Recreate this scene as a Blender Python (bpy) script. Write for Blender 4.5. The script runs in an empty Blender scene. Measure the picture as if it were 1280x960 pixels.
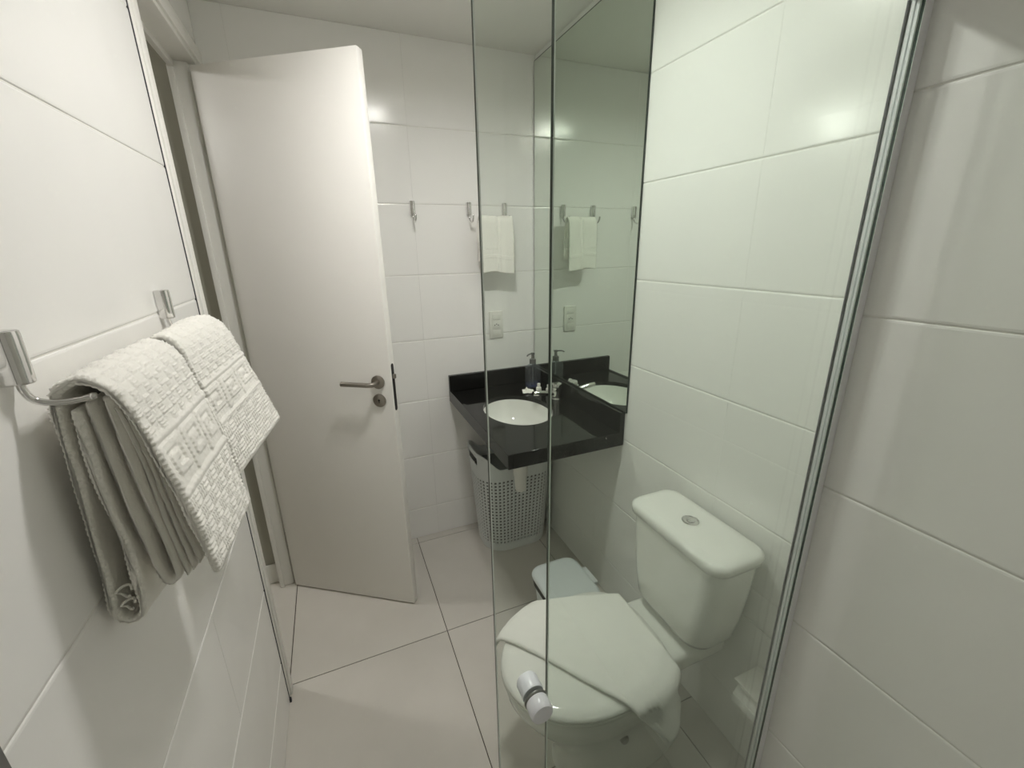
import bpy, bmesh, math, random
from mathutils import Vector, Matrix, noise
random.seed(7)
S = bpy.context.scene
COL = S.collection
PI = math.pi

# ------------------------------------------------------------------ camera, world, exposure
cd = bpy.data.cameras.new('camera'); cam = bpy.data.objects.new('camera', cd); COL.objects.link(cam)
cd.sensor_fit = 'HORIZONTAL'; cd.sensor_width = 36.0; cd.lens = 536.282 / 1280 * 36.0
cd.clip_start = 0.01; cd.clip_end = 50
_p, _yw, _r = 0.30494, 0.39200, -0.01687
_f = Vector((math.sin(_yw)*math.cos(_p), math.cos(_yw)*math.cos(_p), -math.sin(_p)))
_rt = Vector((math.cos(_yw), -math.sin(_yw), 0)); _up = _rt.cross(_f)
_R = _rt*math.cos(_r) + _up*math.sin(_r); _U = _up*math.cos(_r) - _rt*math.sin(_r)
m3 = Matrix((_R, _U, -_f)).transposed()
cam.matrix_world = Matrix.Translation((0, 0, 1.5)) @ m3.to_4x4()
S.camera = cam
S.cycles.diffuse_bounces = 8; S.cycles.sample_clamp_indirect = 0.0; S.cycles.blur_glossy = 0.3; S.cycles.use_guiding = True
w = bpy.data.worlds.new('world'); S.world = w; w.use_nodes = True
w.node_tree.nodes['Background'].inputs[0].default_value = (1.0, 0.97, 0.92, 1)
w.node_tree.nodes['Background'].inputs[1].default_value = 0.12
S.view_settings.view_transform = 'Standard'; S.view_settings.look = 'None'
S.view_settings.exposure = 0.08; S.view_settings.gamma = 1.0; S.view_settings.use_curve_mapping = False
HALL_POWER = 98.0; LAMP = (0.335, 1.02); LAMP_POWER = 245.0; LAMP_COL = (1.0, 0.985, 0.95)

# ------------------------------------------------------------------ room numbers (metres)
XL, XR, XS, YF, ZC = -0.3138, 0.9806, 0.765, 2.0398, 2.322   # left wall, right wall, shower-side wall, far wall, ceiling
YB = -1.10                                                     # back of the shower
YN = 0.437                                                     # where the shower-side wall ends
Z0, T, TW = 0.1787, 0.3032, 0.607                              # first tile joint, tile height, tile width
DN, DF = 1.323, 1.93                                           # doorway near and far edge on the left wall

# ------------------------------------------------------------------ helpers
def mat(name, color, rough=0.5, metal=0.0, spec=0.5, **kw):
    m = bpy.data.materials.new(name); m.use_nodes = True
    b = m.node_tree.nodes['Principled BSDF']
    b.inputs['Base Color'].default_value = (*color, 1); b.inputs['Roughness'].default_value = rough
    b.inputs['Metallic'].default_value = metal; b.inputs['Specular IOR Level'].default_value = spec
    for k, v in kw.items(): b.inputs[k.replace('_', ' ')].default_value = v
    return m
def bump(m, scale, dist, detail=2.0, strength=1.0, rough_var=0.0):
    nt = m.node_tree; b = nt.nodes['Principled BSDF']
    tc = nt.nodes.new('ShaderNodeTexCoord'); n = nt.nodes.new('ShaderNodeTexNoise'); bp = nt.nodes.new('ShaderNodeBump')
    n.inputs['Scale'].default_value = scale; n.inputs['Detail'].default_value = detail
    bp.inputs['Distance'].default_value = dist; bp.inputs['Strength'].default_value = strength
    nt.links.new(tc.outputs['Object'], n.inputs['Vector']); nt.links.new(n.outputs['Fac'], bp.inputs['Height'])
    nt.links.new(bp.outputs['Normal'], b.inputs['Normal'])
    return m
def mottle(m, c1, c2, scale, detail=3.0, lo=0.35, hi=0.65):
    nt = m.node_tree; b = nt.nodes['Principled BSDF']
    tc = nt.nodes.new('ShaderNodeTexCoord'); n = nt.nodes.new('ShaderNodeTexNoise'); r = nt.nodes.new('ShaderNodeValToRGB')
    n.inputs['Scale'].default_value = scale; n.inputs['Detail'].default_value = detail
    r.color_ramp.elements[0].position = lo; r.color_ramp.elements[0].color = (*c1, 1)
    r.color_ramp.elements[1].position = hi; r.color_ramp.elements[1].color = (*c2, 1)
    nt.links.new(tc.outputs['Object'], n.inputs['Vector']); nt.links.new(n.outputs['Fac'], r.inputs['Fac'])
    nt.links.new(r.outputs['Color'], b.inputs['Base Color'])
    return m
def glassmat(name, tint, ior=1.5, rough=0.0, milk=0.0):
    m = bpy.data.materials.new(name); m.use_nodes = True; nt = m.node_tree; nt.nodes.clear()
    o = nt.nodes.new('ShaderNodeOutputMaterial'); mx = nt.nodes.new('ShaderNodeMixShader')
    t = nt.nodes.new('ShaderNodeBsdfTransparent'); g = nt.nodes.new('ShaderNodeBsdfGlossy')
    t.inputs[0].default_value = (*tint, 1); g.inputs['Roughness'].default_value = rough
    geo = nt.nodes.new('ShaderNodeNewGeometry'); dot = nt.nodes.new('ShaderNodeVectorMath'); dot.operation = 'DOT_PRODUCT'
    nt.links.new(geo.outputs['Normal'], dot.inputs[0]); nt.links.new(geo.outputs['Incoming'], dot.inputs[1])
    def mth(op, a_, b_):                        # Schlick's approximation, the same from both sides of the thin pane
        n = nt.nodes.new('ShaderNodeMath'); n.operation = op
        for i, q in enumerate((a_, b_)):
            if q is None: continue
            if isinstance(q, (int, float)): n.inputs[i].default_value = q
            else: nt.links.new(q, n.inputs[i])
        return n.outputs[0]
    c = mth('SUBTRACT', 1.0, mth('ABSOLUTE', dot.outputs['Value'], None)); f0 = ((ior-1)/(ior+1))**2
    fr = mth('ADD', mth('MULTIPLY', mth('POWER', c, 5.0), 1-f0), f0)
    nt.links.new(fr, mx.inputs[0]); nt.links.new(t.outputs[0], mx.inputs[1]); nt.links.new(g.outputs[0], mx.inputs[2])
    last = mx
    if milk:
        last = nt.nodes.new('ShaderNodeMixShader'); df = nt.nodes.new('ShaderNodeBsdfDiffuse'); df.inputs[0].default_value = (.75, .77, .80, 1)
        last.inputs[0].default_value = milk; nt.links.new(mx.outputs[0], last.inputs[1]); nt.links.new(df.outputs[0], last.inputs[2])
    nt.links.new(last.outputs[0], o.inputs[0]); return m
def emis(name, color, power):
    m = bpy.data.materials.new(name); m.use_nodes = True; nt = m.node_tree; nt.nodes.clear()
    o = nt.nodes.new('ShaderNodeOutputMaterial'); e = nt.nodes.new('ShaderNodeEmission')
    e.inputs[0].default_value = (*color, 1); e.inputs[1].default_value = power; nt.links.new(e.outputs[0], o.inputs[0]); return m

M = {}
M['tile'] = bump(mat('wall_tile_glaze', (0.885, 0.877, 0.855), 0.18, spec=0.5), 5.0, 0.004, 1.0, 0.35)
M['grout'] = mat('wall_grout', (0.74, 0.73, 0.69), 0.8)
M['ceil'] = mat('ceiling_paint', (0.86, 0.85, 0.815), 0.9)
M['floor'] = bump(mottle(mat('floor_porcelain', (0.5, 0.47, 0.42), 0.38), (0.57, 0.545, 0.495), (0.64, 0.61, 0.56), 2.2, 5.0), 60, 0.0006, 3, 0.3)
M['floor_grout'] = mat('floor_grout', (0.07, 0.055, 0.04), 0.9)
M['door'] = bump(mat('door_lacquer', (0.89, 0.87, 0.835), 0.5, spec=0.3), 40, 0.0008, 2, 0.3)
M['frame'] = mat('frame_paint', (0.80, 0.79, 0.75), 0.4)
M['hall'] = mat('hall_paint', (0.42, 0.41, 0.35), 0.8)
M['granite'] = mottle(mat('black_granite', (0.012, 0.012, 0.011), 0.06, spec=0.28), (0.009, 0.009, 0.008), (0.015, 0.0145, 0.013), 420, 2.0, 0.45, 0.75)
M['ceramic'] = mat('white_ceramic', (0.82, 0.82, 0.78), 0.08, spec=0.55)
M['chrome'] = mat('chrome', (0.78, 0.77, 0.76), 0.10, 1.0)
M['steel'] = bump(mat('brushed_steel', (0.35, 0.32, 0.285), 0.32, 1.0), 300, 0.0004, 2, 0.3)
M['black'] = mat('black_metal', (0.012, 0.010, 0.010), 0.4)
M['alu'] = mat('anodised_aluminium', (0.90, 0.90, 0.93), 0.42, 0.25)
M['rubber'] = mat('dark_gasket', (0.03, 0.03, 0.035), 0.6)
M['towel'] = bump(mat('terry_cotton', (0.92, 0.90, 0.845), 0.95, spec=0.1), 900, 0.0012, 2, 0.8)
M['towel'].node_tree.nodes['Principled BSDF'].inputs['Sheen Weight'].default_value = 0.25
M['towel_flat'] = bump(mat('flat_woven_cotton', (0.86, 0.85, 0.81), 0.9, spec=0.1), 700, 0.0012, 2, 0.7)
M['glass'] = glassmat('shower_glass', (0.948, 0.972, 0.950), 1.38)
M['arris'] = mat('arris_highlight', (0.72, 0.78, 0.74), 0.35)  # pale colour paints in the highlight along the glass chamfers
M['strip'] = mat('strip_brown', (0.22, 0.13, 0.115), 0.6)
M['glass_edge'] = mat('glass_edge', (0.012, 0.030, 0.022), 0.06, spec=0.6)
M['mirror'] = mat('mirror_silver', (0.80, 0.85, 0.79), 0.012, 1.0)
M['mirror_edge'] = mat('mirror_edge', (0.02, 0.03, 0.025), 0.2)
M['knob'] = mat('white_knob', (0.80, 0.80, 0.86), 0.25)
M['basket'] = mat('pale_plastic', (0.70, 0.73, 0.72), 0.4)
M['cloth'] = mat('shaded_grey_cloth', (0.15, 0.155, 0.155), 0.9)
M['lid'] = mat('milky_plastic', (0.64, 0.68, 0.68), 0.4)
M['dark'] = mat('painted_gap_shade', (0.02, 0.02, 0.018), 0.7)
M['white_plastic'] = mat('white_plastic', (0.80, 0.79, 0.74), 0.3)
M['clear'] = glassmat('clear_plastic', (0.80, 0.84, 0.88), 1.55, milk=0.06)
M['blue'] = mat('blue_liquid', (0.05, 0.06, 0.14), 0.15)
M['pump'] = mat('grey_pump', (0.20, 0.20, 0.19), 0.35, 0.4)
M['paper'] = mat('white_paper', (0.85, 0.84, 0.80), 0.7)
M['globe'] = emis('globe_glow', (1.0, 0.98, 0.935), HALL_POWER)
M['bulb'] = emis('bulb_glow', LAMP_COL, LAMP_POWER)

def finish(bm, name, m, parent=None, smooth=None, origin=None):
    """bm verts are in world space (or local when origin is None and the parent is rotated)"""
    if origin is not None: bmesh.ops.translate(bm, verts=bm.verts, vec=-Vector(origin))
    me = bpy.data.meshes.new(name); bm.normal_update()
    if smooth is not None:
        for f in bm.faces: f.smooth = True
        for e in bm.edges:
            if len(e.link_faces) == 2 and e.calc_face_angle(0) > math.radians(smooth): e.smooth = False
    bm.to_mesh(me); bm.free()
    for x in (m if isinstance(m, (list, tuple)) else [m]): me.materials.append(x)
    o = bpy.data.objects.new(name, me); COL.objects.link(o)
    if parent: o.parent = parent
    return o
def wpos(o):
    v = Vector((0, 0, 0))
    while o: v += o.location; o = o.parent
    return v
def part(name, bm, m, parent, smooth=40):
    """a mesh in world space put under an unrotated thing; keeps its own origin at the parent"""
    return finish(bm, name, m, parent, smooth, wpos(parent))
def solo(name, bm, m, label, cat, loc, group=None, smooth=40):
    o = finish(bm, name, m, None, smooth, loc); o.location = loc
    o['label'] = label; o['category'] = cat
    if group: o['group'] = group
    return o
def thing(name, label, cat, loc, group=None):
    o = bpy.data.objects.new(name, None); COL.objects.link(o); o.location = loc; o.empty_display_size = 0.05
    o['label'] = label; o['category'] = cat
    if group: o['group'] = group
    return o
def struct(name, bm, m, label=None, smooth=None):
    o = finish(bm, name, m, None, smooth); o['kind'] = 'structure'
    if label: o['label'] = label
    return o
def box(bm, x0, x1, y0, y1, z0, z1, bev=0.0, seg=2, mi=0):
    vs = [bm.verts.new((x, y, z)) for x in (x0, x1) for y in (y0, y1) for z in (z0, z1)]
    fs = [(0, 1, 3, 2), (4, 6, 7, 5), (0, 4, 5, 1), (2, 3, 7, 6), (0, 2, 6, 4), (1, 5, 7, 3)]
    faces = [bm.faces.new([vs[i] for i in f]) for f in fs]
    for f in faces: f.material_index = mi
    if bev > 0:
        es = list({e for f in faces for e in f.edges})
        bmesh.ops.bevel(bm, geom=es, offset=bev, segments=seg, profile=0.5, affect='EDGES')
    return faces
def nb(): return bmesh.new()
def B(*a, **k):
    bm = nb(); box(bm, *a, **k); return bm
def loft(bm, rings, cap0=True, cap1=True, close=True, mi=0):
    R = [[bm.verts.new(p) for p in r] for r in rings]
    n = len(R[0])
    for a, b in zip(R, R[1:]):
        for i in range(n if close else n - 1):
            j = (i + 1) % n
            f = bm.faces.new((a[i], a[j], b[j], b[i])); f.material_index = mi
    if cap0: bm.faces.new(R[0][::-1]).material_index = mi
    if cap1: bm.faces.new(R[-1]).material_index = mi
    return R
def tube(bm, pts, rad, n=14, caps=True, mi=0):
    pts = [Vector(p) for p in pts]; rings = []; prev = None
    for i, p in enumerate(pts):
        t = (pts[min(i+1, len(pts)-1)] - pts[max(i-1, 0)]).normalized()
        if prev is None:
            a = Vector((0, 0, 1)) if abs(t.z) < .9 else Vector((1, 0, 0)); u = t.cross(a).normalized()
        else:
            u = (prev - t * prev.dot(t)).normalized()
        v = t.cross(u); prev = u
        r = rad[i] if isinstance(rad, (list, tuple)) else rad
        rings.append([p + (u*math.cos(2*PI*k/n) + v*math.sin(2*PI*k/n))*r for k in range(n)])
    loft(bm, rings, caps, caps, mi=mi)
def lathe(bm, prof, c=(0, 0, 0), n=28, axis='z', mi=0, sx=1, sy=1):
    rings = []
    for r, z in prof:
        ring = []
        for k in range(n):
            a = 2*PI*k/n; p = Vector((r*math.cos(a)*sx, r*math.sin(a)*sy, z))
            if axis == 'y': p = Vector((p.x, p.z, -p.y))
            if axis == 'x': p = Vector((p.z, p.x, p.y))
            ring.append(p + Vector(c))
        rings.append(ring)
    loft(bm, rings, mi=mi)
def smoothpath(pts, sub=6):
    P = [Vector(p) for p in pts]; out = []
    for i in range(len(P)-1):
        a, b, c, d = P[max(i-1, 0)], P[i], P[i+1], P[min(i+2, len(P)-1)]
        for k in range(sub):
            t = k/sub
            out.append(0.5*((2*b) + (c-a)*t + (2*a-5*b+4*c-d)*t*t + (3*b-a-3*c+d)*t**3))
    out.append(P[-1]); return out
def rrect(cx, cy, hx, hy, r, z, n=6):
    out = []
    for qx, qy, a0 in ((1, 1, 0), (-1, 1, PI/2), (-1, -1, PI), (1, -1, 3*PI/2)):
        for k in range(n+1):
            a = a0 + PI/2*k/n
            out.append(Vector((cx + qx*(hx-r) + r*math.cos(a), cy + qy*(hy-r) + r*math.sin(a), z)))
    return out

# ------------------------------------------------------------------ the setting: walls of separate tiles
tile_cache = {}
def tile_mesh(wd, ht, m, name, bev, drop, bu):
    key = (round(wd, 4), round(ht, 4), name)
    if key in tile_cache: return tile_cache[key]
    bm = nb(); rings = []
    for k, (ins, z) in enumerate(((0, -0.008), (0, -drop), (bev*.3, -drop*.35), (bev, 0))):
        iu = ins*bu if bu > .5 else 0.0; rings.append([(iu, ins, z), (wd-iu, ins, z), (wd-iu, ht-ins, z), (iu, ht-ins, z)])
    loft(bm, rings, cap0=False)
    me = bpy.data.meshes.new(name); bm.normal_update()
    for f in bm.faces: f.smooth = len(f.verts) == 4 and abs(f.normal.z) < .98 and abs(f.normal.z) > .02
    for e in bm.edges:
        d = (e.verts[0].co - e.verts[1].co)
        if abs(d.z) > 1e-6: e.smooth = False
    bm.to_mesh(me); bm.free(); me.materials.append(m); tile_cache[key] = me
    return me
def tiling(parent, org, u, v, us, vs, m, gap=0.0022, bev=0.004, drop=0.0016, name='tile', gu=0.0005, bu=0.0):
    """tiles between consecutive joints us x vs; org + u*a + v*b, normal = u x v"""
    u, v = Vector(u), Vector(v); n = u.cross(v)
    for a0, a1 in zip(us, us[1:]):
        for b0, b1 in zip(vs, vs[1:]):
            if a1-a0 < 0.02 or b1-b0 < 0.02: continue
            me = tile_mesh(a1-a0-gu, b1-b0-gap, m, name, bev, drop, bu)
            o = bpy.data.objects.new(name, me); COL.objects.link(o); o.parent = parent
            p = Vector(org) + u*(a0+gu/2) + v*(b0+gap/2) + n*random.uniform(-.0002, .0002)
            o.matrix_local = Matrix.Translation(p) @ Matrix((u, v, n)).transposed().to_4x4()
ZJ = [0.0] + [Z0 + T*k for k in range(8)] + [ZC]
ZJ[-2:] = [ZC]                                   # the last joint is a sliver under the ceiling

# floor
fl = struct('floor', B(-2.7, 1.3, YB-.1, 3.4, -0.06, -0.0022), M['floor_grout'], 'large matt beige floor tiles with thin dark joints')
FX = [XL-0.006, 0.267, 0.267+TW, XR+.25]; FY = [YB-.1, 1.39-3*TW, 1.39-2*TW, 1.39-TW, 1.39, 1.39+TW, YF+.25]
tiling(fl, (0, 0, 0), (1, 0, 0), (0, 1, 0), FX, FY, M['floor'], gap=0.0028, gu=0.0028, bu=1.0, bev=0.0012, drop=0.0006, name='floor_tile')
tiling(fl, (0, 0, 0), (1, 0, 0), (0, 1, 0), [-0.62, XL-.007], [1.386, 1.990], M['floor'], gap=0.002, gu=0.002, bu=1.0, bev=0.001, drop=0.0004, name='threshold_slab')
tiling(fl, (0, 0, 0), (1, 0, 0), (0, 1, 0), [-2.5, -1.8, -1.21, -0.622], [0.6, 1.39, 2.05, 2.65, 3.3], M['floor'], gap=0.0028, gu=0.0028, bu=1.0, bev=0.0012, drop=0.0006, name='floor_tile')

tiling(fl, (0, 0, 0), (1, 0, 0), (0, 1, 0), [-0.62, -0.391], [0.6, 1.384], M['floor'], gap=0.0028, gu=0.0028, bu=1.0, bev=0.0012, drop=0.0006, name='floor_tile')
tiling(fl, (0, 0, 0), (1, 0, 0), (0, 1, 0), [-0.62, -0.391], [2.064, 3.3], M['floor'], gap=0.0028, gu=0.0028, bu=1.0, bev=0.0012, drop=0.0006, name='floor_tile')

# ceiling
struct('ceiling', B(-2.7, 1.3, YB-.1, 3.4, ZC, ZC+.08), M['ceil'], 'plain pale ceiling above the shower and basin')

GB = 0.0019
# far wall
wf = struct('wall_far', B(XL-.12, XR+.1, YF+GB, YF+.12, 0, ZC), M['grout'], 'white glossy tiled far wall with hooks and socket')
tiling(wf, (0, YF, 0), (1, 0, 0), (0, 0, 1), [XL, 0.388-TW, 0.388, XR], ZJ, M['tile'])
# right wall (beyond the shower); u runs away from the far wall so that u x v points into the room
wr = struct('wall_right', B(XR+GB, XR+.1, YN-.02, YF+.1, 0, ZC), M['grout'], 'white glossy tiled right wall behind mirror and toilet')
tiling(wr, (XR, YF, 0), (0, -1, 0), (0, 0, 1), [0, YF-1.412, YF-0.805, YF-YN], ZJ, M['tile'])
# wall that closes in on the shower side
ws = struct('wall_shower_side', B(XS+GB, XR+.1, YB-.1, YN, 0, ZC), M['grout'], 'white tiled wall right of the aluminium shower channel')
tiling(ws, (XS, YN, 0), (0, -1, 0), (0, 0, 1), [0, 0.68, YN-YB], ZJ, M['tile'])
# left wall with the doorway
bm = nb(); box(bm, XL-.075, XL-GB, YB-.1, DN, 0, ZC); box(bm, XL-.075, XL-GB, DN, YF, 2.15, ZC); box(bm, XL-.075, XL-GB, 1.985, YF+.02, 0, 2.15)
wl = struct('wall_left', bm, M['grout'], 'white tiled left wall carrying the chrome hooks and folded towels')
LJ = [DN, 0.90, 0.90-TW, 0.90-2*TW, YB]
tiling(wl, (XL, 0, 0), (0, 1, 0), (0, 0, 1), [LJ[4], LJ[3], LJ[2], LJ[1], LJ[0]], ZJ, M['tile'])
tiling(wl, (XL, 0, 0), (0, 1, 0), (0, 0, 1), [DN, YF], [2.165, ZC], M['tile'])
# back of the shower
wb = struct('wall_back', B(XL-.075, XR+.1, YB-.12, YB-GB, 0, ZC), M['grout'], 'white tiled wall at the back of the shower')
tiling(wb, (XS, YB, 0), (-1, 0, 0), (0, 0, 1), [0, TW, XS-XL], ZJ, M['tile'])

# doorway frame (casing, jambs, head) and the hall beyond
bm = nb(); box(bm, XL-.075, XL+.001, DN+.003, DN+.062, 0, 2.105, .004); box(bm, XL-.004, XL+.006, DN+.026, DN+.062, 0, 2.105, .003)
tr = struct('trim_1', bm, M['frame'], 'white painted door frame around the opening in the left wall', 40)
bm = nb(); box(bm, XL-.002, XL+.0016, DN-.0006, DN+.0036, 0.012, 2.10); box(bm, XL-.002, XL+.006, DN-.004, DN+.006, 0.0005, 0.016, .001); finish(bm, 'shadow_gap_seal', M['rubber'], tr, 40)
bm = nb(); box(bm, -0.389, -0.334, DF+.014, 1.985, 0, 2.105, .003); box(bm, -0.335, XL+.002, DF+.030, 1.985, 0, 2.105, .003); finish(bm, 'jamb', M['frame'], tr, 40)
bm = nb(); box(bm, -0.392, -0.3735, DF+.003, DF+.0145, 0, 2.09, .003); finish(bm, 'door_stop', M['frame'], tr, 40)
bm = nb(); box(bm, XL-.075, XL+.002, DN+.003, 1.985, 2.105, 2.165, .003); box(bm, XL-.075, -0.372, DN+.06, DF+.014, 2.085, 2.106, .002); box(bm, XL-.004, XL+.010, DN+.003, YF-.002, 2.118, 2.168, .003)
finish(bm, 'head', M['frame'], tr, 40)
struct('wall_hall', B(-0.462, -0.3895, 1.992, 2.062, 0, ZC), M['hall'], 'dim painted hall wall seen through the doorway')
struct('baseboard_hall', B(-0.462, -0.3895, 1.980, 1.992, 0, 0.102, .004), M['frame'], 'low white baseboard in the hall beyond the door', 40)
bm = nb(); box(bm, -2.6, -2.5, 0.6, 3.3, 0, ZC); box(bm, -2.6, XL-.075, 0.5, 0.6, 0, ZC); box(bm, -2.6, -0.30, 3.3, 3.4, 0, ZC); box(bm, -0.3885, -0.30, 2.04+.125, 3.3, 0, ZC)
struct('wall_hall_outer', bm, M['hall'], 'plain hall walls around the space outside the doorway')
# door leaf
bm = nb(); box(bm, 0, 0.600, 0, 0.035, 0.008, 2.088, .0025, 2)
dr = finish(bm, 'door_1', M['door'], None, 40); dr['kind'] = 'structure'
dr['label'] = 'plain white door standing half open against the far wall'
dr.location = (-0.326, 1.920, 0); dr.rotation_euler = (0, 0, math.atan2(-0.5662, 0.8242))
def dpart(name, bm, m, parent=None, smooth=40): return finish(bm, name, m, parent or dr, smooth)
bm = nb(); lathe(bm, [(.006, 0), (.0245, 0), (.026, -.002), (.026, -.0075), (.0235, -.0095), (.004, -.0095)], (.548, 0, 1.034), 32, 'y')
rose = dpart('handle_rose', bm, M['steel'])
bm = nb(); pth = smoothpath([(.548, -.008, 1.034), (.548, -.030, 1.034), (.545, -.044, 1.034), (.530, -.050, 1.034), (.510, -.050, 1.034), (.424, -.050, 1.034)], 5)
tube(bm, pth, .0092, 18); dpart('lever_handle', bm, M['steel'])
bm = nb(); lathe(bm, [(.004, 0), (.0245, 0), (.026, -.002), (.026, -.0065), (.0235, -.0085), (.004, -.0085)], (.546, 0, 0.961), 32, 'y')
cyl = dpart('lock_rose', bm, M['steel'])
bm = nb(); lathe(bm, [(.001, -.0080), (.0042, -.0080), (.0042, -.0095), (.001, -.0095)], (.546, 0, 0.963), 16, 'y'); box(bm, .5445, .5475, -.0094, -.0080, .952, .963)
finish(bm, 'keyhole', M['black'], cyl, 40)
bm = nb(); loft(bm, [[Vector((.5992+dx, .0175+.0095*math.cos(a)*k, (1.01+.083*(1 if math.sin(a) > 0 else -1) + .0095*math.sin(a)*k))) for a in [PI*2*i/20 + .01 for i in range(20)]] for dx, k in ((0, 1), (.0016, 1))])
lp = dpart('lock_plate', bm, M['black'])
bm = nb(); box(bm, .6005, .611, .0115, .0235, 1.045, 1.062, .002); finish(bm, 'latch_bolt', M['steel'], lp, 40)
for z in (0.25, 1.05, 1.85):
    bm = nb(); tube(bm, [(-.0045, .012, z-.04), (-.0045, .012, z+.04)], .005, 12); dpart('hinge', bm, M['steel'])

# ------------------------------------------------------------------ ceiling light
cl = thing('ceiling_light', 'flat white ceiling light with two round lamps over the room', 'lamp', (LAMP[0], LAMP[1], ZC))
bm = nb(); hx, hy = .125, .07
box(bm, LAMP[0]-hx, LAMP[0]+hx, LAMP[1]-hy, LAMP[1]+hy, ZC-.012, ZC-.0005, .003)
for s in (-1, 1):
    box(bm, LAMP[0]+s*(hx-.006)-.006, LAMP[0]+s*(hx-.006)+.006, LAMP[1]-hy, LAMP[1]+hy, ZC-.030, ZC-.011)
    box(bm, LAMP[0]-hx, LAMP[0]+hx, LAMP[1]+s*(hy-.006)-.006, LAMP[1]+s*(hy-.006)+.006, ZC-.030, ZC-.011)
part('housing', bm, M['white_plastic'], cl)
for s in (-1, 1):
    bm = nb(); lathe(bm, [(.001, ZC-.0165), (.042, ZC-.0165), (.0425, ZC-.0125), (.001, ZC-.0122)], (LAMP[0]+s*.058, LAMP[1], 0), 24)
    part('lamp_bulb', bm, M['bulb'], cl)

HL = (-1.35, 2.18)
hl = thing('hall_light', 'round ceiling light in the hall outside the doorway, out of view', 'lamp', (*HL, ZC))
bm = nb(); lathe(bm, [(.001, ZC-.014), (.10, ZC-.014), (.10, ZC-.0005), (.001, ZC-.0004)], (*HL, 0), 28); part('base', bm, M['white_plastic'], hl)
bm = nb(); lathe(bm, [(.001, ZC-.076), (.031, ZC-.074), (.060, ZC-.066), (.080, ZC-.048), (.088, ZC-.0145), (.001, ZC-.0142)], (*HL, 0), 28); part('globe', bm, M['globe'], hl)

# ------------------------------------------------------------------ shower screen
YFX, YSL = 0.417, 0.395
scr = thing('shower_screen', 'fixed clear glass shower panel held by the aluminium wall channel', 'shower screen', (XS, YFX, 0))
def pane(x0, x1, y, z0, z1, parent, h=.003, c=.0011, end=1):
    bm = nb()
    sec = [(x0, y-h+c), (x0+c, y-h), (x1-c, y-h), (x1, y-h+c), (x1, y+h-c), (x1-c, y+h), (x0+c, y+h), (x0, y+h-c)]
    loft(bm, [[(px, py, z) for px, py in sec] for z in (z0, z1)])
    for f in bm.faces:
        f.normal_update(); n = f.normal
        f.material_index = 0 if abs(n.y) > .95 else ((end if n.x > .95 else 1) if abs(n.x) > .95 or abs(n.z) > .95 else 2)
    return part('glass_pane', bm, [M['glass'], M['glass_edge'], M['arris']], parent, None)
pane(0.2186, XS-.0205, YFX, 0.03, 1.799, scr, .0038, end=2)
part('glazing_packer', B(XS-.0200, XS-.001, YFX-.0035, YFX+.0035, 0.03, 1.797), M['alu'], scr)
def channel(xw, s):
    bm = nb(); xa, xb = xw, xw - s*.022          # base on the wall, open side with two lips
    for y0, y1 in ((YFX-.0085, YFX-.0045), (YFX+.0045, YFX+.0085)):
        box(bm, min(xa, xb), max(xa, xb), y0, y1, 0.0, 1.799, .0008, 1)
    box(bm, min(xb, xb+s*.003), max(xb, xb+s*.003), YFX-.0080, YFX-.0006, 0.0, 1.798, .0006, 1)
    box(bm, min(xb, xb+s*.003), max(xb, xb+s*.003), YFX+.0006, YFX+.0080, 0.0, 1.798, .0006, 1)
    return bm
part('wall_channel', channel(XS-.0005, 1), M['alu'], scr)
part('gasket', B(XS-.0238, XS-.0222, YFX+.0075, YFX+.0100, 0, 1.799), M['rubber'], scr, None)
lch = part('strike_profile', B(XL+.0004, XL+.0125, .3835, .398, 0, 1.80, .001, 1), M['pump'], scr); lch['label'] = 'dark grey metal profile on the left wall, cut by the corner of the photo'
lch = part('brown_strip', B(XL+.0004, XL+.0130, .330, .3828, 0, 1.80, .001, 1), M['strip'], scr); lch['label'] = 'brownish strip beside the dark profile'  # plain brownish strip of unknown kind next to the profile
bm = nb(); box(bm, XL+.001, XS-.001, .380, .436, 1.808, 1.852, .003); box(bm, XL+.001, XS-.001, .405, .411, 1.800, 1.809)
part('header_rail', bm, M['alu'], scr)
part('floor_track', B(XL+.001, XS-.001, .384, .432, 0.0005, 0.028, .003), M['alu'], scr)
sd = thing('sliding_glass_door', 'clear sliding shower door pushed open, with a white knob near its edge', 'shower door', (0.42, YSL, 0.03))
pane(0.1341, 0.7175, YSL, 0.035, 1.800, sd)
KX, KZ = 0.1890, 0.907
bm = nb(); lathe(bm, [(.002, -.0072), (.0155, -.0072), (.0162, -.009), (.0162, -.0235), (.0145, -.027), (.002, -.0282)], (KX, YSL, KZ), 32, 'y')
kb = part('knob', bm, M['knob'], sd); kb['label'] = 'white cylindrical knob on the near side of the glass'
bm = nb(); lathe(bm, [(.002, .003), (.0155, .003), (.0162, .005), (.0162, .0245), (.0145, .028), (.002, .029)], (KX, YSL, KZ), 32, 'y')
part('knob', bm, M['knob'], sd)
bm = nb(); lathe(bm, [(.002, -.0071), (.0160, -.0071), (.0168, -.006), (.0168, -.0036), (.002, -.0031)], (KX, YSL, KZ), 32, 'y')
part('knob_washer', bm, M['pump'], sd)

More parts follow.
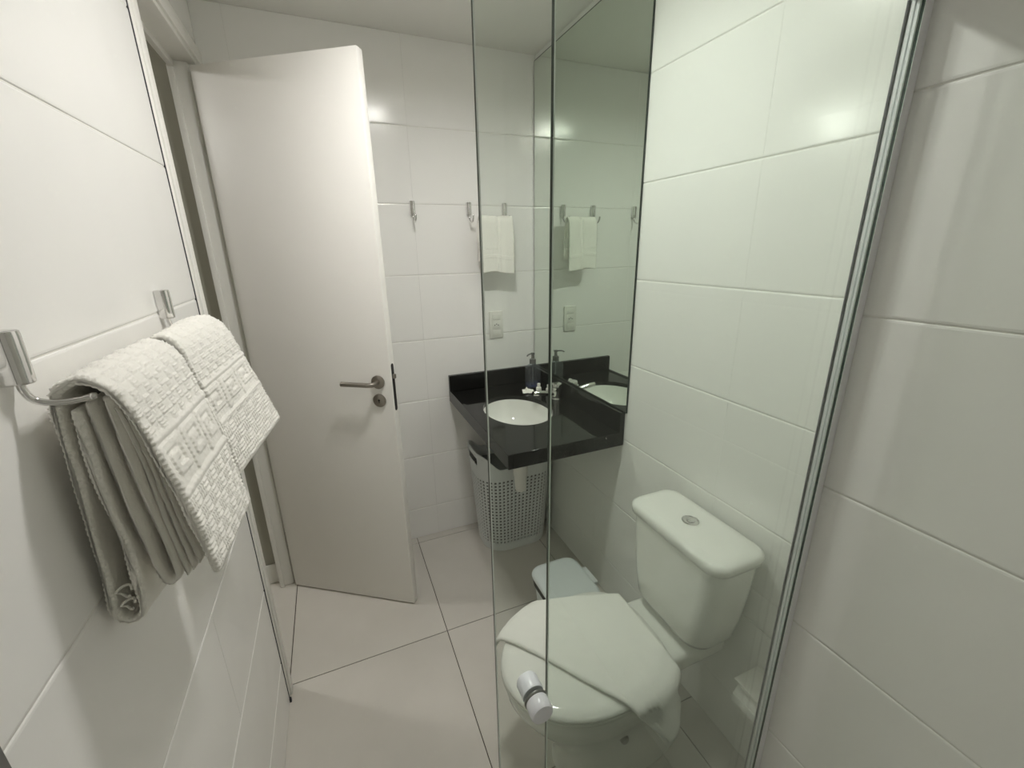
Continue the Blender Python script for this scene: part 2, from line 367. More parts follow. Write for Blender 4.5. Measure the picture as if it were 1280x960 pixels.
# ------------------------------------------------------------------ mirror
bm = nb(); ya, yb, za, zb = 1.232, YF-.003, 0.9005, 2.298; q = .0035
loft(bm, [[(x, a+i, b+i) if k == 0 else (x, c_-i, b+i) if k == 1 else (x, c_-i, d_-i) if k == 2 else (x, a+i, d_-i) for k, (a, b, c_, d_) in enumerate([(ya, za, yb, zb)]*4)] for x, i in ((XR-.0015, 0), (XR-.0060, 0), (XR-.0065, q))])
bm.normal_update()
for f in bm.faces: f.material_index = 0 if abs(f.normal.x) > .95 and abs(f.calc_center_median().x-(XR-.0065)) < 1e-4 else 1
bmesh.ops.recalc_face_normals(bm, faces=bm.faces)
solo('wall_mirror', bm, [M['mirror'], M['mirror_edge']], 'tall frameless mirror on the right wall above the black counter', 'mirror', (XR, 1.63, 0.9), smooth=None)

# ------------------------------------------------------------------ counter with basin
CX0, CY0, CT = 0.495, 1.243, 0.82
BC, BA, BBY = (0.708, 1.655), 0.148, 0.193
ct = thing('granite_counter', 'black granite washstand counter fixed in the corner under the mirror', 'counter', (0.74, 1.64, 0.76))
bm = nb()                                   # slab with an oval hole
N = 64; hole_t, hole_b, out_t, out_b = [], [], [], []
x0, x1, y0, y1 = CX0+.018, XR-.002, CY0+.018, YF-.002
for k in range(N):
    a = 2*PI*k/N; c, s = math.cos(a), math.sin(a)
    hx, hy = BC[0]+BA*c, BC[1]+BBY*s
    tx = ((x1-BC[0])/c if c > 0 else (x0-BC[0])/c) if abs(c) > 1e-6 else 1e9
    ty = ((y1-BC[1])/s if s > 0 else (y0-BC[1])/s) if abs(s) > 1e-6 else 1e9
    t = min(tx, ty); ox, oy = BC[0]+c*t, BC[1]+s*t
    hole_t.append((hx, hy, CT-.004)); hole_b.append((hx, hy, CT-.024)); out_t.append((ox, oy, CT-.004)); out_b.append((ox, oy, CT-.024))
for corner in ((x0, y0), (x1, y0), (x0, y1), (x1, y1)):    # snap the nearest outline point to each corner
    k = min(range(N), key=lambda i: (out_t[i][0]-corner[0])**2+(out_t[i][1]-corner[1])**2)
    out_t[k] = (*corner, CT-.004); out_b[k] = (*corner, CT-.024)
loft(bm, [out_b, out_t, hole_t, hole_b], False, False)
part('counter_slab', bm, M['granite'], ct, 40)
bm = nb(); box(bm, CX0, CX0+.018, CY0, YF-.002, 0.763, CT, .0012, 1); part('side_apron', bm, M['granite'], ct)
bm = nb(); box(bm, CX0+.0182, XR-.002, CY0, CY0+.018, 0.763, CT, .0012, 1); part('front_apron', bm, M['granite'], ct)
bm = nb(); box(bm, CX0+.001, XR-.002, YF-.022, YF-.001, CT-.003, 0.899, .0012, 1); part('backsplash', bm, M['granite'], ct)
bm = nb(); box(bm, XR-.022, XR-.001, CY0+.001, YF-.0222, CT-.003, 0.899, .0012, 1); part('backsplash', bm, M['granite'], ct)
bs = thing('basin', 'white oval basin set under the black counter', 'basin', (BC[0], BC[1], 0.66))
bm = nb(); prof = [(1.10, CT-.0245), (1.0, CT-.0243), (.985, CT-.032), (.95, CT-.06), (.86, CT-.10), (.66, CT-.135), (.40, CT-.148), (.13, CT-.152), (.12, CT-.165), (.42, CT-.160), (.70, CT-.147), (.91, CT-.11), (1.02, CT-.06), (1.10, CT-.034)]
rings = [[(BC[0]+BA*r*math.cos(2*PI*k/48), BC[1]+BBY*r*math.sin(2*PI*k/48), z) for k in range(48)] for r, z in prof]
loft(bm, rings + [rings[0]], False, False); bmesh.ops.remove_doubles(bm, verts=bm.verts, dist=1e-6); part('bowl', bm, M['ceramic'], bs, 60)
bm = nb(); lathe(bm, [(.001, CT-.164), (.021, CT-.158), (.022, CT-.150), (.016, CT-.149), (.001, CT-.151)], (BC[0], BC[1], 0), 20); part('drain', bm, M['chrome'], bs)
bm = nb(); PX, PY = 0.722, 1.66
lathe(bm, [(.002, .398), (.022, .398), (.026, .404), (.030, .47), (.034, .49), (.036, .60), (.036, .655), (.002, .656)], (PX, PY, 0), 24)
tube(bm, smoothpath([(PX+.03, PY, .56), (PX+.12, PY, .56), (XR-.004, PY, .56)], 4), .016, 14)
part('waste_trap', bm, M['white_plastic'], bs)

# faucet
FXY = (0.932, 1.700)
fc = thing('faucet', 'low chrome basin tap with a flat round handle beside the mirror', 'faucet', (*FXY, CT-.004))
bm = nb(); lathe(bm, [(.002, CT-.0038), (.030, CT-.0038), (.031, CT), (.029, CT+.005), (.0245, CT+.007), (.0235, CT+.040), (.002, CT+.041)], (*FXY, 0), 28); part('body', bm, M['chrome'], fc)
bm = nb(); lathe(bm, [(.002, CT+.041), (.0245, CT+.041), (.0255, CT+.044), (.0255, CT+.070), (.0235, CT+.0735), (.002, CT+.074)], (*FXY, 0), 28); part('tap_handle', bm, M['chrome'], fc)
bm = nb(); tube(bm, smoothpath([(FXY[0]-.015, FXY[1], CT+.022), (FXY[0]-.07, FXY[1], CT+.034), (FXY[0]-.125, FXY[1], CT+.040)], 6), [.0125]*10+[.012, .0115, .011], 16); part('spout', bm, M['chrome'], fc)

# soap dispenser
SP = (0.908, 1.915); zc = CT-.0035
sp = thing('soap_dispenser', 'clear pump soap dispenser with blue liquid in the counter corner', 'soap dispenser', (*SP, zc))
bm = nb(); rr = [(.030, .024, .0), (.036, .029, .004), (.037, .030, .05), (.037, .030, .095), (.034, .027, .112), (.016, .016, .122), (.014, .014, .128)]
loft(bm, [rrect(SP[0], SP[1], a, b, min(a, b)*.6, zc+z) for a, b, z in rr]); part('bottle', bm, M['clear'], sp)
bm = nb(); loft(bm, [rrect(SP[0], SP[1], a, b, b*.6, zc+z) for a, b, z in ((.028, .022, .003), (.034, .027, .006), (.034, .027, .018))]); part('liquid', bm, M['blue'], sp)
bm = nb(); lathe(bm, [(.002, zc+.126), (.0165, zc+.126), (.0165, zc+.148), (.008, zc+.152), (.007, zc+.176), (.002, zc+.177)], (*SP, 0), 20)
box(bm, SP[0]-.009, SP[0]+.009, SP[1]-.008, SP[1]+.008, zc+.172, zc+.182, .003); tube(bm, smoothpath([(SP[0]-.006, SP[1]-.004, zc+.178), (SP[0]-.028, SP[1]-.014, zc+.178), (SP[0]-.040, SP[1]-.019, zc+.172)], 4), .0035, 10)
tube(bm, [(SP[0], SP[1], zc+.012), (SP[0], SP[1], zc+.127)], .003, 8)
part('pump', bm, M['pump'], sp)
# small toiletries
for i, (bx, by, h, lab) in enumerate(((0.886, 1.800, .054, 'small white toiletry bottle standing left of the tap, beside the paper packet'), (0.925, 1.772, .050, 'small white toiletry bottle standing close behind the tap handle'))):
    t = thing('toiletry_bottle', lab, 'bottle', (bx, by, zc), 'toiletry bottles by the tap')
    bm = nb(); lathe(bm, [(.002, zc), (.012, zc), (.013, zc+.003), (.013, zc+h*.62), (.007, zc+h*.70), (.002, zc+h*.705)], (bx, by, 0), 18); part('bottle', bm, M['white_plastic'], t)
    bm = nb(); lathe(bm, [(.002, zc+h*.70), (.0078, zc+h*.70), (.0078, zc+h), (.002, zc+h+.001)], (bx, by, 0), 16); part('cap', bm, M['white_plastic'], t)
bm = nb(); NX, NY = 8, 6; grid = []
for j in range(NY+1):
    for i in range(NX+1):
        u, v = i/NX-.5, j/NY-.5
        z = zc + .003 + .014*max(0, 1-abs(v)*2.2)*(1-abs(u)*.9) + .005*noise.noise((u*6, v*6, 3.1)) + (.012 if i in (3,) and j in (3,) else 0)
        grid.append((0.850+.052*u+.018*v, 1.850+.055*v-.020*u, max(z, zc+.0008)))
for dz in (0, .0008):
    V = [bm.verts.new((x, y, z+dz)) for x, y, z in grid]
    for j in range(NY):
        for i in range(NX):
            a = j*(NX+1)+i; q = [V[a], V[a+1], V[a+NX+2], V[a+NX+1]]
            bm.faces.new(q if dz else q[::-1])
solo('paper_packet', bm, M['paper'], 'crumpled white paper packet lying behind the basin', 'packet', (0.850, 1.850, zc), smooth=25)

# ------------------------------------------------------------------ socket
sk = thing('power_socket', 'white wall socket plate above the end of the counter', 'socket', (0.759, YF, 1.134))
part('cover_plate', B(.722, .796, YF-.010, YF-.0004, 1.066, 1.202, .004), M['white_plastic'], sk)
for z0, z1 in ((1.160, 1.188), (1.112, 1.156), (1.080, 1.108)):
    part('module', B(.738, .780, YF-.0125, YF-.0098, z0, z1, .0015), M['white_plastic'], sk)
bm = nb()
for dx, dz in ((-.0095, -.001), (0, .004), (.0095, -.001)): lathe(bm, [(.0005, -.0130), (.0028, -.0130), (.0028, -.0122), (.0005, -.0122)], (.759+dx, YF, 1.134+dz), 12, 'y')
part('socket_holes', bm, M['black'], sk)

# ------------------------------------------------------------------ robe hooks
def make_hook(label, p, n, tng, group, yaw=0.0, pts=None):
    """p on the wall at mid-body, n out of the wall, tng along the wall"""
    p, n, tng = Vector(p), Vector(n), Vector(tng); zv = Vector((0, 0, 1))
    t = thing('robe_hook', label, 'hook', p, group)
    bm = nb(); rings = []
    prof = [(.0, -.030, .80), (.0, -.0300, .97), (.0, -.0285, 1.0), (.0, .0), (.0, .026)]
    for z, k in ((-.0275, .86), (-.026, .97), (.0, 1.0), (.023, 1.0), (.0265, .96), (.0275, .84)):
        ring = []
        for i in range(17):                     # half-round front
            a = -PI/2 + PI*i/16
            ring.append(p + tng*(.0115*k*math.sin(a)) + n*(.0105+.0125*k*math.cos(a)) + zv*z)
        ring += [p + tng*(.0115*k) + n*.0006 + zv*z, p - tng*(.0115*k) + n*.0006 + zv*z]
        rings.append(ring)
    loft(bm, rings); part('body', bm, M['chrome'], t, 35)
    pts = pts or [(.011, -.026), (.011, -.034), (.016, -.047), (.030, -.057), (.044, -.060), (.058, -.056), (.068, -.046), (.072, -.034)]
    bm = nb(); P = smoothpath([p + n*(.016+(a-.016)*math.cos(yaw)) + tng*((a-.016)*math.sin(yaw)) + zv*b for a, b in pts], 5)
    tube(bm, P, [.0036]*len(P), 12); lathe(bm, [(.0005, -.004), (.0036, -.003), (.0045, 0), (.0036, .003), (.0005, .004)], tuple(P[-1]), 12)
    part('arm', bm, M['chrome'], t, 60)
    return t
GL = 'chrome hooks in a row on the left wall'; GF = 'chrome hooks in a row on the far wall'
make_hook('nearest chrome hook on the left wall, its bent arm entering the larger folded towel', (XL, .581, 1.404), (1, 0, 0), (0, 1, 0), GL, 0.26, [(.011, -.026), (.011, -.034), (.016, -.046), (.030, -.052), (.046, -.053), (.060, -.051)])
make_hook('chrome hook on the left wall behind the smaller folded towel, by the door frame', (XL, 1.055, 1.407), (1, 0, 0), (0, 1, 0), GL)
make_hook('bare chrome hook on the far wall, nearest to the door', (0.3825, YF, 1.679), (0, -1, 0), (1, 0, 0), GF)
make_hook('chrome hook on the far wall at the left end of the small hanging towel', (0.640, YF, 1.679), (0, -1, 0), (1, 0, 0), GF)
make_hook('chrome hook on the far wall above the right end of the small hanging towel', (0.815, YF, 1.679), (0, -1, 0), (1, 0, 0), GF)

# ------------------------------------------------------------------ towels
KEY = [(-.40, -.40), (-.40, .38), (.36, .38), (.36, -.18), (-.12, -.18), (-.12, .12), (.10, .12)]
def segd(px, py, a, b):
    dx, dy = b[0]-a[0], b[1]-a[1]; l = dx*dx+dy*dy
    t = max(0, min(1, ((px-a[0])*dx+(py-a[1])*dy)/l)); return math.hypot(px-a[0]-t*dx, py-a[1]-t*dy)
def sm(e0, e1, x):
    t = max(0, min(1, (x-e0)/(e1-e0))); return t*t*(3-2*t)
def emboss(s, y, k0=.115, k1=.192):
    """relief height (m): s up the towel from its front hem, y along it"""
    cord = max(0, 1-abs(s-k0)/.006), max(0, 1-abs(s-k1)/.006)
    h = .0028*(cord[0]**.5 + cord[1]**.5)
    if s < k0-.005:                                      # basket weave
        c = .0215; i, j = math.floor(s/c), math.floor(y/c); fs, fy = s/c-i, y/c-j
        q = fs if (i+j) % 2 else fy; o = fy if (i+j) % 2 else fs
        h += .0017*sm(.12, .34, .5-abs((q*3) % 1-.5))*sm(.02, .10, .5-abs(o-.5))
    elif k0+.005 <= s <= k1-.005:                        # meander band
        c = k1-k0-.012; fy = (y/(c*1.12)) % 1 - .5; fs = (s-(k0+k1)/2)/c
        d = min(segd(fy, fs, a, b) for a, b in zip(KEY, KEY[1:]))
        h += .0025*(1-sm(.06, .12, d))
    elif s > k1+.005:                                    # groups of short ribs
        cs, cy = .028, .019; j = math.floor(y/cy); q = s + (cs/2 if j % 2 else 0)
        fs, fy = (q/cs) % 1, y/cy-j
        if fs < .62: h += .0021*sm(.15, .36, .5-abs((fs/.62*4) % 1-.5))*sm(.04, .16, .5-abs(fy-.5))
    return h
def sheet(bm, path, th, y0, y1, ny, relief=None, step=.004, wob=.0015, seed=0.0, side=1, xform=None):
    """thick sheet: centre path [(x,z)] resampled, both faces, rounded ends, closed sides; swept from y0 to y1"""
    P = [Vector((a, 0, b)) for a, b in path]; P = smoothpath(P, 8)
    L = [0]
    for a, b in zip(P, P[1:]): L.append(L[-1]+(b-a).length)
    n = max(6, int(L[-1]/step)); C = []
    j = 0
    for i in range(n+1):
        d = L[-1]*i/n
        while j < len(L)-2 and L[j+1] < d: j += 1
        f = (d-L[j])/max(1e-9, L[j+1]-L[j]); C.append(P[j].lerp(P[j+1], f))
    Nn = []
    for i in range(n+1):
        t = (C[min(i+1, n)]-C[max(i-1, 0)]).normalized(); Nn.append(Vector((t.z, 0, -t.x))*side)
    tot = L[-1]; loop = [(i, 1) for i in range(n+1)]
    ends = [(n, math.cos(PI*k/4), math.sin(PI*k/4)) for k in range(1, 4)]
    def pt(i, sgn, y, out):
        s = tot*i/n
        v = C[i] + Nn[i]*(sgn*th/2)
        if relief and sgn > 0: v = v + Nn[i]*relief(s, y-y0)
        w_ = wob*noise.noise((v.x*18+seed, y*14, v.z*14+sgn*3)) + .0006*noise.noise((v.x*160, y*160+seed, v.z*160))
        v = v + Nn[i]*w_
        v.y = y + (.003*noise.noise((s*22, seed, sgn*2.0)) + .0011*math.sin(s*2*PI/.0072 + 2.5*noise.noise((s*30, seed, 0))))*out
        return v
    rings = []
    for jy in range(ny+1):
        f = jy/ny; y = y0+(y1-y0)*f
        edge = min(f, 1-f)*(y1-y0); rnd = 1.0
        if edge < th/2: rnd = math.sqrt(max(0.10, 1-((th/2-edge)/(th/2))**2))
        ring = []
        for i in range(n+1): 
            v = pt(i, 1, y, 1); c = C[i]; ring.append(Vector((c.x, v.y, c.z)) + (Vector((v.x, 0, v.z))-Vector((c.x, 0, c.z)))*rnd)
        t = (C[n]-C[n-1]).normalized()
        for k in range(1, 4): ring.append(C[n] + Nn[n]*(th/2*rnd*math.cos(PI*k/4)) + t*(th/2*rnd*math.sin(PI*k/4)) + Vector((0, y, 0)))
        for i in range(n, -1, -1):
            v = pt(i, -1, y, 1); c = C[i]; ring.append(Vector((c.x, v.y, c.z)) + (Vector((v.x, 0, v.z))-Vector((c.x, 0, c.z)))*rnd)
        t = (C[0]-C[1]).normalized()
        for k in range(1, 4): ring.append(C[0] - Nn[0]*(th/2*rnd*math.cos(PI*k/4)) + t*(th/2*rnd*math.sin(PI*k/4)) + Vector((0, y, 0)))
        if xform: ring = [xform(v, f) for v in ring]
        rings.append(ring)
    loft(bm, rings); bmesh.ops.recalc_face_normals(bm, faces=bm.faces)
# larger towel: outer sheet, back folds, thin inner layers
Y0, Y1 = .588, .818
tw = thing('bath_towel', 'larger cream towel folded in thick layers on the nearest left wall hook', 'towel', (-.25, .70, 1.05))
bm = nb()
def shear(v, f): return Vector((v.x, v.y, v.z - .030*f*max(0, (1.36-v.z)/.30)))
outer = [(-.187, 1.098), (-.200, 1.19), (-.219, 1.29), (-.230, 1.338), (-.243, 1.361), (-.262, 1.372), (-.280, 1.366), (-.289, 1.345), (-.293, 1.25), (-.299, 1.12), (-.301, 1.073), (-.293, 1.056), (-.280, 1.056), (-.272, 1.075), (-.2705, 1.16), (-.2745, 1.26), (-.274, 1.335)]
sheet(bm, outer, .0105, Y0, Y1, 150, relief=lambda s, y: emboss(s, y) if s < .36 else 0, step=.0016, wob=.003, seed=1.0, xform=shear)
part('outer_layer', bm, M['towel'], tw, 180)
bm = nb()
sheet(bm, [(-.262, 1.342), (-.259, 1.25), (-.252, 1.15), (-.246, 1.103), (-.238, 1.092), (-.230, 1.104), (-.233, 1.16), (-.242, 1.26), (-.247, 1.345)], .0105, Y0+.004, Y1-.01, 24, wob=.003, seed=4.0)
part('inner_fold', bm, M['towel'], tw, 180)
for k, (xb, xt, zb) in enumerate(((-.220, -.2375, 1.098), (-.213, -.2335, 1.102), (-.206, -.2295, 1.108))):
    bm = nb(); sheet(bm, [(xb, zb), ((xb*.6+xt*.4)-.001, 1.19), ((xb*.25+xt*.75), 1.28), (xt-.003, 1.335)], .0042, Y0+.006+.003*k, Y1-.01, 18, wob=.0015, seed=7.0+k)
    part('thin_layer', bm, M['towel'], tw, 180)
bm = nb()
for cz, r in ((1.098, .0075), (1.078, .0065)):
    P = [(-.286+r*1.0*math.cos(a), Y0+.004+.004*math.sin(a*2), cz+r*math.sin(a)) for a in [PI*2*i/16 for i in range(15)]]
    tube(bm, smoothpath(P, 2), .0016, 8)
part('hem_loop', bm, M['towel'], tw, 60)
# smaller towel, its far side standing off the wall
Y0b, Y1b = .850, 1.060
t2 = thing('hand_towel', 'smaller cream embossed towel draped behind the larger one, next to the door frame', 'towel', (-.24, .96, 1.1))
def swing(v, f):
    k = max(0, (1.385-v.z)/.26); g = (f - .1)
    off = (.022*g*(1 if v.x > -.262 else max(0, 1-(-.262-v.x)/.02)) + .030*f*k*(1 if v.x > -.255 else 0))
    return Vector((v.x + off, v.y, v.z + .022*f*min(1, k) + .004*f))
bm = nb()
outer2 = [(-.199, 1.112), (-.211, 1.19), (-.224, 1.27), (-.2335, 1.325), (-.243, 1.354), (-.258, 1.370), (-.273, 1.368), (-.283, 1.350), (-.288, 1.27), (-.291, 1.15)]
sheet(bm, outer2, .0105, Y0b, Y1b, 140, relief=lambda s, y: emboss(s, y+.012, .098, .172) if s < .33 else 0, step=.0016, wob=.003, seed=11.0, xform=swing)
part('outer_layer', bm, M['towel'], t2, 180)
bm = nb(); sheet(bm, [(-.213, 1.125), (-.226, 1.21), (-.238, 1.29), (-.247, 1.330), (-.262, 1.352), (-.273, 1.340), (-.277, 1.25), (-.279, 1.16)], .008, Y0b+.006, Y1b-.012, 20, wob=.002, seed=13.0, xform=lambda v, f: swing(v, f) if v.x > -.255 else v)
part('inner_layer', bm, M['towel'], t2, 180)
# small towel on the far wall (swept along x: built along y, then turned)
t3 = thing('face_towel', 'small white towel hanging over two hooks on the far wall', 'towel', (.75, YF-.06, 1.4))
def turn(v, f): return Vector((v.y, YF + (v.x), v.z + .006*math.sin(f*5)*(1 if v.z < 1.5 else 0)))
bm = nb()
def r3(s, y): return .002*max(0, 1-abs(s-.062)/.004) + .002*max(0, 1-abs(s-.070)/.004) - .004*math.exp(-((y-.085)/.007)**2)
sheet(bm, [(-.094, 1.398), (-.094, 1.46), (-.092, 1.54), (-.088, 1.61), (-.078, 1.636), (-.064, 1.642), (-.052, 1.63), (-.047, 1.60), (-.044, 1.52), (-.040, 1.45)], .010, .666, .826, 70, relief=r3, step=.003, wob=.003, seed=21., side=-1, xform=turn)
part('outer_layer', bm, M['towel'], t3, 180)
bm = nb(); sheet(bm, [(-.084, 1.402), (-.083, 1.48), (-.080, 1.56), (-.072, 1.615), (-.063, 1.622), (-.056, 1.60), (-.055, 1.50)], .007, .660, .820, 20, wob=.004, seed=25., xform=turn)
part('inner_layer', bm, M['towel'], t3, 180)

# ------------------------------------------------------------------ toilet
TY = 0.785
tl = thing('toilet', 'white close-coupled toilet with a chrome flush button on its cistern', 'toilet', (0.63, TY, 0))
def oval(cx, cy, rf, rb, ry, z, n=56, sq=3.1):
    out = []
    for k in range(n):
        a = 2*PI*k/n; c, s = math.cos(a), math.sin(a)
        q = (abs(c)**sq + abs(s)**sq)**(-1/sq) if c > 0 else 1.0
        out.append(Vector((cx + (rb if c > 0 else rf)*c*q, cy + ry*s*q, z)))
    return out
bm = nb()
loft(bm, [oval(.60, TY, .155, .27, .115, .0005), oval(.60, TY, .150, .27, .110, .02), oval(.59, TY, .150, .26, .108, .11), oval(.57, TY, .175, .25, .125, .20),
          oval(.54, TY, .205, .25, .155, .285), oval(.525, TY, .222, .24, .174, .345), oval(.52, TY, .224, .235, .178, .385), oval(.52, TY, .218, .232, .173, .396)])
part('bowl', bm, M['ceramic'], tl, 60)
bm = nb(); box(bm, .70, .955, TY-.115, TY+.115, .335, .398, .018, 4); part('cistern_shelf', bm, M['ceramic'], tl, 60)
bm = nb(); loft(bm, [oval(.525, TY, .232, .225, .184, .3985), oval(.525, TY, .236, .228, .187, .404), oval(.525, TY, .235, .228, .186, .410)]); part('seat', bm, M['ceramic'], tl, 60)
bm = nb(); loft(bm, [oval(.525, TY, .230, .222, .181, .4105), oval(.525, TY, .236, .226, .186, .415), oval(.525, TY, .236, .226, .186, .420), oval(.525, TY, .229, .221, .179, .428), oval(.525, TY, .20, .20, .155, .4315), oval(.525, TY, .10, .10, .08, .433)])
part('lid', bm, M['ceramic'], tl, 60)
bm = nb(); R = []
for z, hx, hy, xc, r in ((.408, .060, .100, .890, .045), (.418, .076, .124, .878, .055), (.45, .0845, .142, .8715, .06), (.52, .0865, .154, .8705, .055), (.62, .087, .164, .8700, .050), (.712, .087, .169, .870, .048)):
    R.append(rrect(xc, .772, hx, hy, r, z))
loft(bm, R); part('cistern', bm, M['ceramic'], tl, 60)
bm = nb(); R = []
for z, hx, hy in ((.713, .086, .172), (.716, .0905, .178), (.732, .092, .181), (.741, .090, .179), (.7465, .083, .172), (.748, .06, .15)):
    R.append(rrect(.868, .772, hx, hy, min(hx, .045)-.002, z))
loft(bm, R); part('cistern_lid', bm, M['ceramic'], tl, 60)
bm = nb(); lathe(bm, [(.001, .7478), (.0235, .7478), (.0240, .751), (.0205, .7525), (.0195, .7510), (.001, .7510)], (.868, .780, 0), 30); fb = part('flush_button', bm, M['chrome'], tl)
bm = nb(); lathe(bm, [(.001, .751), (.012, .751), (.0125, .7525), (.010, .754), (.001, .7545)], (.870, .780, 0), 24); finish(bm, 'button_centre', M['chrome'], fb, 40, wpos(fb))
bm = nb(); lathe(bm, [(.0005, -.014), (.010, -.012), (.0125, -.008), (.0125, .014), (.0005, .014)], (.582, TY-.131, .222), 20, 'y'); part('bolt_cap', bm, M['pump'], tl)

# towel lying over the lid (bath mat cloth)
LIDC = oval(.525, TY, .238, .228, .188, 0, 120)
def lid_d(x, y):
    inside = True; best = None
    n = len(LIDC)
    for i in range(n):
        a, b = LIDC[i], LIDC[(i+1) % n]; dx, dy = b.x-a.x, b.y-a.y
        t = max(0, min(1, ((x-a.x)*dx+(y-a.y)*dy)/(dx*dx+dy*dy))); qx, qy = a.x+t*dx, a.y+t*dy
        d = math.hypot(x-qx, y-qy)
        if best is None or d < best[0]: best = (d, qx, qy)
        if dx*(y-a.y) - dy*(x-a.x) < 0: inside = False
    return (-best[0] if inside else best[0]), best[1], best[2]
# flat outline of the cloth: four corners (bilinear patch), the near-right one hangs down
CA, CB, CCc, CD = Vector((.262, .945)), Vector((.455, 1.012)), Vector((.752, .905)), Vector((.640, .452))
CA2 = Vector((.300, .905)); 
def patch(u, v):
    # u: from the front edge (0) to the back edge (1); v: from far-left (0) to near-right (1)
    f0 = Vector((.300, .925)); f1 = Vector((.640, .470)); b0 = Vector((.440, .992)); b1 = Vector((.722, .545))
    m0 = Vector((.728, .898))
    front = f0.lerp(f1, v)
    back = (b0.lerp(m0, v/.42) if v < .42 else m0.lerp(b1, (v-.42)/.58))
    p = front.lerp(back, u)
    p.x += .006*math.sin(v*7)*(1-u)
    return p
NU, NV = 46, 64; th = .009
bm = nb(); rows = []
for j in range(NV+1):
    row = []
    for i in range(NU+1):
        u, v = i/NU, j/NV; p = patch(u, v); d, qx, qy = lid_d(p.x, p.y)
        zt = .4335
        wv = .0022*noise.noise((p.x*16, p.y*16, .5)) + .0012*noise.noise((p.x*45, p.y*45, 1.5))
        if d < -.03: pos = Vector((p.x, p.y, zt + .004 + wv))
        else:
            q = Vector((qx, qy)); out = (p-q).normalized() if d > 1e-5 else Vector((0, 0))
            if d <= 0:
                k = (d+.03)/.03; pos = Vector((p.x, p.y, zt + .004 + wv - .006*k*k))
            else:
                a = min(d/.02, 1.0)
                hang = max(0, d-.010)
                side = .016*math.sin(a*PI/2) + hang*.28 + .014*noise.noise((p.x*14, p.y*6, 2.2))*min(1, hang/.06)
                pos = Vector((q.x+out.x*side, q.y+out.y*side, zt - .002 - hang*.96 - .008*a))
        row.append(pos)
    rows.append(row)
def nrm(i, j):
    a = rows[j][min(i+1, NU)]-rows[j][max(i-1, 0)]; b = rows[min(j+1, NV)][i]-rows[max(j-1, 0)][i]
    n = a.cross(b); n.normalize(); return n if n.z > -0.2 else -n
top = [[bm.verts.new(rows[j][i] + nrm(i, j)*th*(1.0 if 0 < i < NU and 0 < j < NV else .75)) for i in range(NU+1)] for j in range(NV+1)]
bot = [[bm.verts.new(rows[j][i]) for i in range(NU+1)] for j in range(NV+1)]
for j in range(NV):
    for i in range(NU):
        bm.faces.new((top[j][i], top[j][i+1], top[j+1][i+1], top[j+1][i])); bm.faces.new((bot[j][i], bot[j+1][i], bot[j+1][i+1], bot[j][i+1]))
for j in range(NV):
    bm.faces.new((top[j][0], top[j+1][0], bot[j+1][0], bot[j][0])); bm.faces.new((top[j][NU], bot[j][NU], bot[j+1][NU], top[j+1][NU]))
for i in range(NU):
    bm.faces.new((top[0][i], bot[0][i], bot[0][i+1], top[0][i+1])); bm.faces.new((top[NV][i], top[NV][i+1], bot[NV][i+1], bot[NV][i]))
bmesh.ops.recalc_face_normals(bm, faces=bm.faces)
solo('floor_towel', bm, M['towel_flat'], 'plain white cloth towel laid across the closed toilet lid, one corner hanging', 'towel', (.53, TY, .43), smooth=180)

# ------------------------------------------------------------------ waste bin
WB = (0.70, 1.185)
wb_ = thing('waste_bin', 'small pedal bin with a milky lid between the toilet and the counter', 'bin', (*WB, 0))
bm = nb(); loft(bm, [rrect(WB[0], WB[1], hx, hy, .035, z) for z, hx, hy in ((.0008, .070, .090), (.01, .074, .094), (.205, .089, .111))]); part('body', bm, M['lid'], wb_, 50)
bm = nb(); loft(bm, [rrect(WB[0], WB[1], hx, hy, .038, z) for z, hx, hy in ((.2052, .094, .116), (.243, .098, .120))]); part('rim', bm, M['dark'], wb_, 50)  # black ring: the shaded gap under the lid, painted in
bm = nb(); loft(bm, [rrect(WB[0], WB[1], hx, hy, .05, z) for z, hx, hy in ((.2435, .101, .123), (.252, .103, .125), (.260, .101, .123), (.264, .094, .116), (.2655, .085, .105))]); part('lid', bm, M['lid'], wb_, 50)
part('lid_hinge', B(WB[0]+.095, WB[0]+.122, WB[1]-.045, WB[1]+.045, .240, .257, .004), M['lid'], wb_)

# ------------------------------------------------------------------ laundry basket with open holes
LB = (0.757, 1.880)
lb = thing('laundry_basket', 'pale perforated laundry basket with a loop handle under the counter', 'basket', (*LB, 0))
def bring(z):
    k = z/.55; return LB[0], LB[1], .172+.034*k, .132+.020*k, .105
def around(z, n):
    cx, cy, hx, hy, r = bring(z); base = rrect(cx, cy, hx, hy, r, z, 16); ln = [0]
    for a, b in zip(base, base[1:]+base[:1]): ln.append(ln[-1]+(b-a).length)
    out = []; j = 0
    for i in range(n):
        d = ln[-1]*((i//2) + .52*(i % 2))/(n//2)
        while ln[j+1] < d: j += 1
        out.append(base[j].lerp(base[(j+1) % len(base)], (d-ln[j])/(ln[j+1]-ln[j])))
    return out
NC = 56; NA = 2*NC
def topz(p):                                   # the rim rises to a handle at both short ends
    e = abs(p.x-LB[0])/.206; return .478 + .072*sm(.50, .97, e)
zs = [.0008, .010, .030] + [.048 + .0188*(k//2) + .0100*(k % 2) for k in range(41)]
bm = nb(); grid = []
for z in zs: grid.append([bm.verts.new(p) for p in around(z, NA)])
for a in range(len(zs)-1):
    for i in range(NA):
        if a >= 3 and (a % 2 == 1) and (i % 2 == 1) and a < len(zs)-2: continue
        j = (i+1) % NA
        bm.faces.new((grid[a][i], grid[a][j], grid[a+1][j], grid[a+1][i]))
prev = grid[-1]; rim = around(.50, NA)
cols = 6
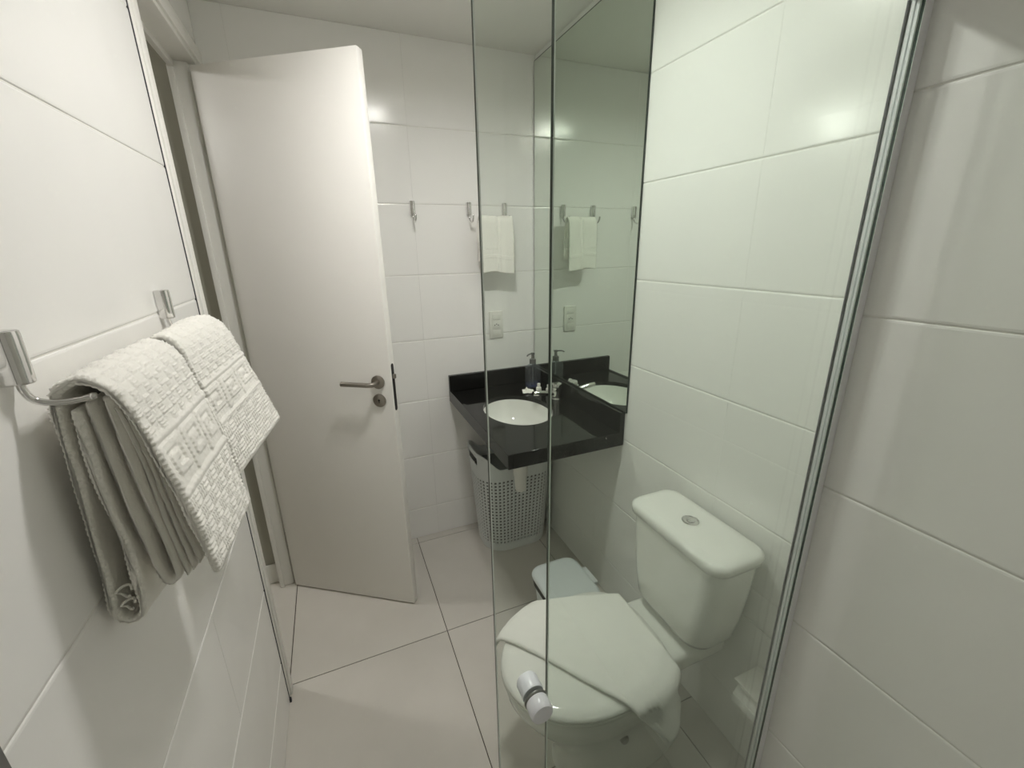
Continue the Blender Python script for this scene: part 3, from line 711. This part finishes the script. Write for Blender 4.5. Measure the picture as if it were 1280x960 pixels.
for c in range(1, cols+1):
    new = []
    for i in range(NA):
        p0 = around_last[i] if c > 1 else None
        zt = topz(rim[i]); z = zs[-1]+(zt-zs[-1])*c/cols
        k = (z-zs[-1])/(.50-zs[-1]); b0 = prev[i].co
        q = grid[-1][i].co.lerp(rim[i], k); new.append(bm.verts.new((q.x, q.y, z)))
    for i in range(NA):
        j = (i+1) % NA; m_ = (rim[i]+rim[j])/2
        slot = c in (4, 5) and abs(m_.x-LB[0]) > .200 and abs(m_.y-LB[1]) < .062
        if not slot: bm.faces.new((prev[i], prev[j], new[j], new[i]))
    prev = new; around_last = new
bmesh.ops.contextual_create(bm, geom=grid[0])
o = part('body', bm, M['basket'], lb, 50); md = o.modifiers.new('thickness', 'SOLIDIFY'); md.thickness = .003; md.offset = -1
bm = nb(); P = [Vector((p.x, p.y, topz(p))) for p in rim]
tube(bm, P + [P[0]], .0055, 8, False); part('rim', bm, M['basket'], lb, 60)
bm = nb(); R = [rrect(LB[0], LB[1], hx, hy, .06, z) for z, hx, hy in ((.05, .155, .115), (.41, .180, .128), (.44, .165, .115))]; loft(bm, R)
for v in bm.verts:
    if v.co.z > .41: v.co.z += .01*noise.noise(v.co*12)
part('liner', bm, M['cloth'], lb, 50)  # grey cloth; the shade behind the holes is put into its colour

# ------------------------------------------------------------------ toilet paper low on the right wall
PR = (XR-.055, .528, .30)
pr_ = thing('paper_holder', 'white toilet roll holder low on the right wall beside the aluminium channel', 'paper holder', (XR, .528, .30))
bm = nb(); box(bm, XR-.012, XR-.0005, PR[1]-.055, PR[1]+.055, .31, .375, .004); box(bm, XR-.098, XR-.008, PR[1]-.055, PR[1]+.055, .362, .372, .004); part('cover', bm, M['white_plastic'], pr_)
bm = nb(); lathe(bm, [(.018, -.048), (.044, -.048), (.044, .048), (.018, .048)], (XR-.058, PR[1], .310), 30, 'y'); part('paper_roll', bm, M['paper'], pr_)
bm = nb(); tube(bm, smoothpath([(XR-.006, PR[1]+.052, .34), (XR-.03, PR[1]+.053, .32), (XR-.058, PR[1]+.053, .305), (XR-.058, PR[1]-.050, .305)], 4), .004, 10); part('spindle', bm, M['chrome'], pr_)
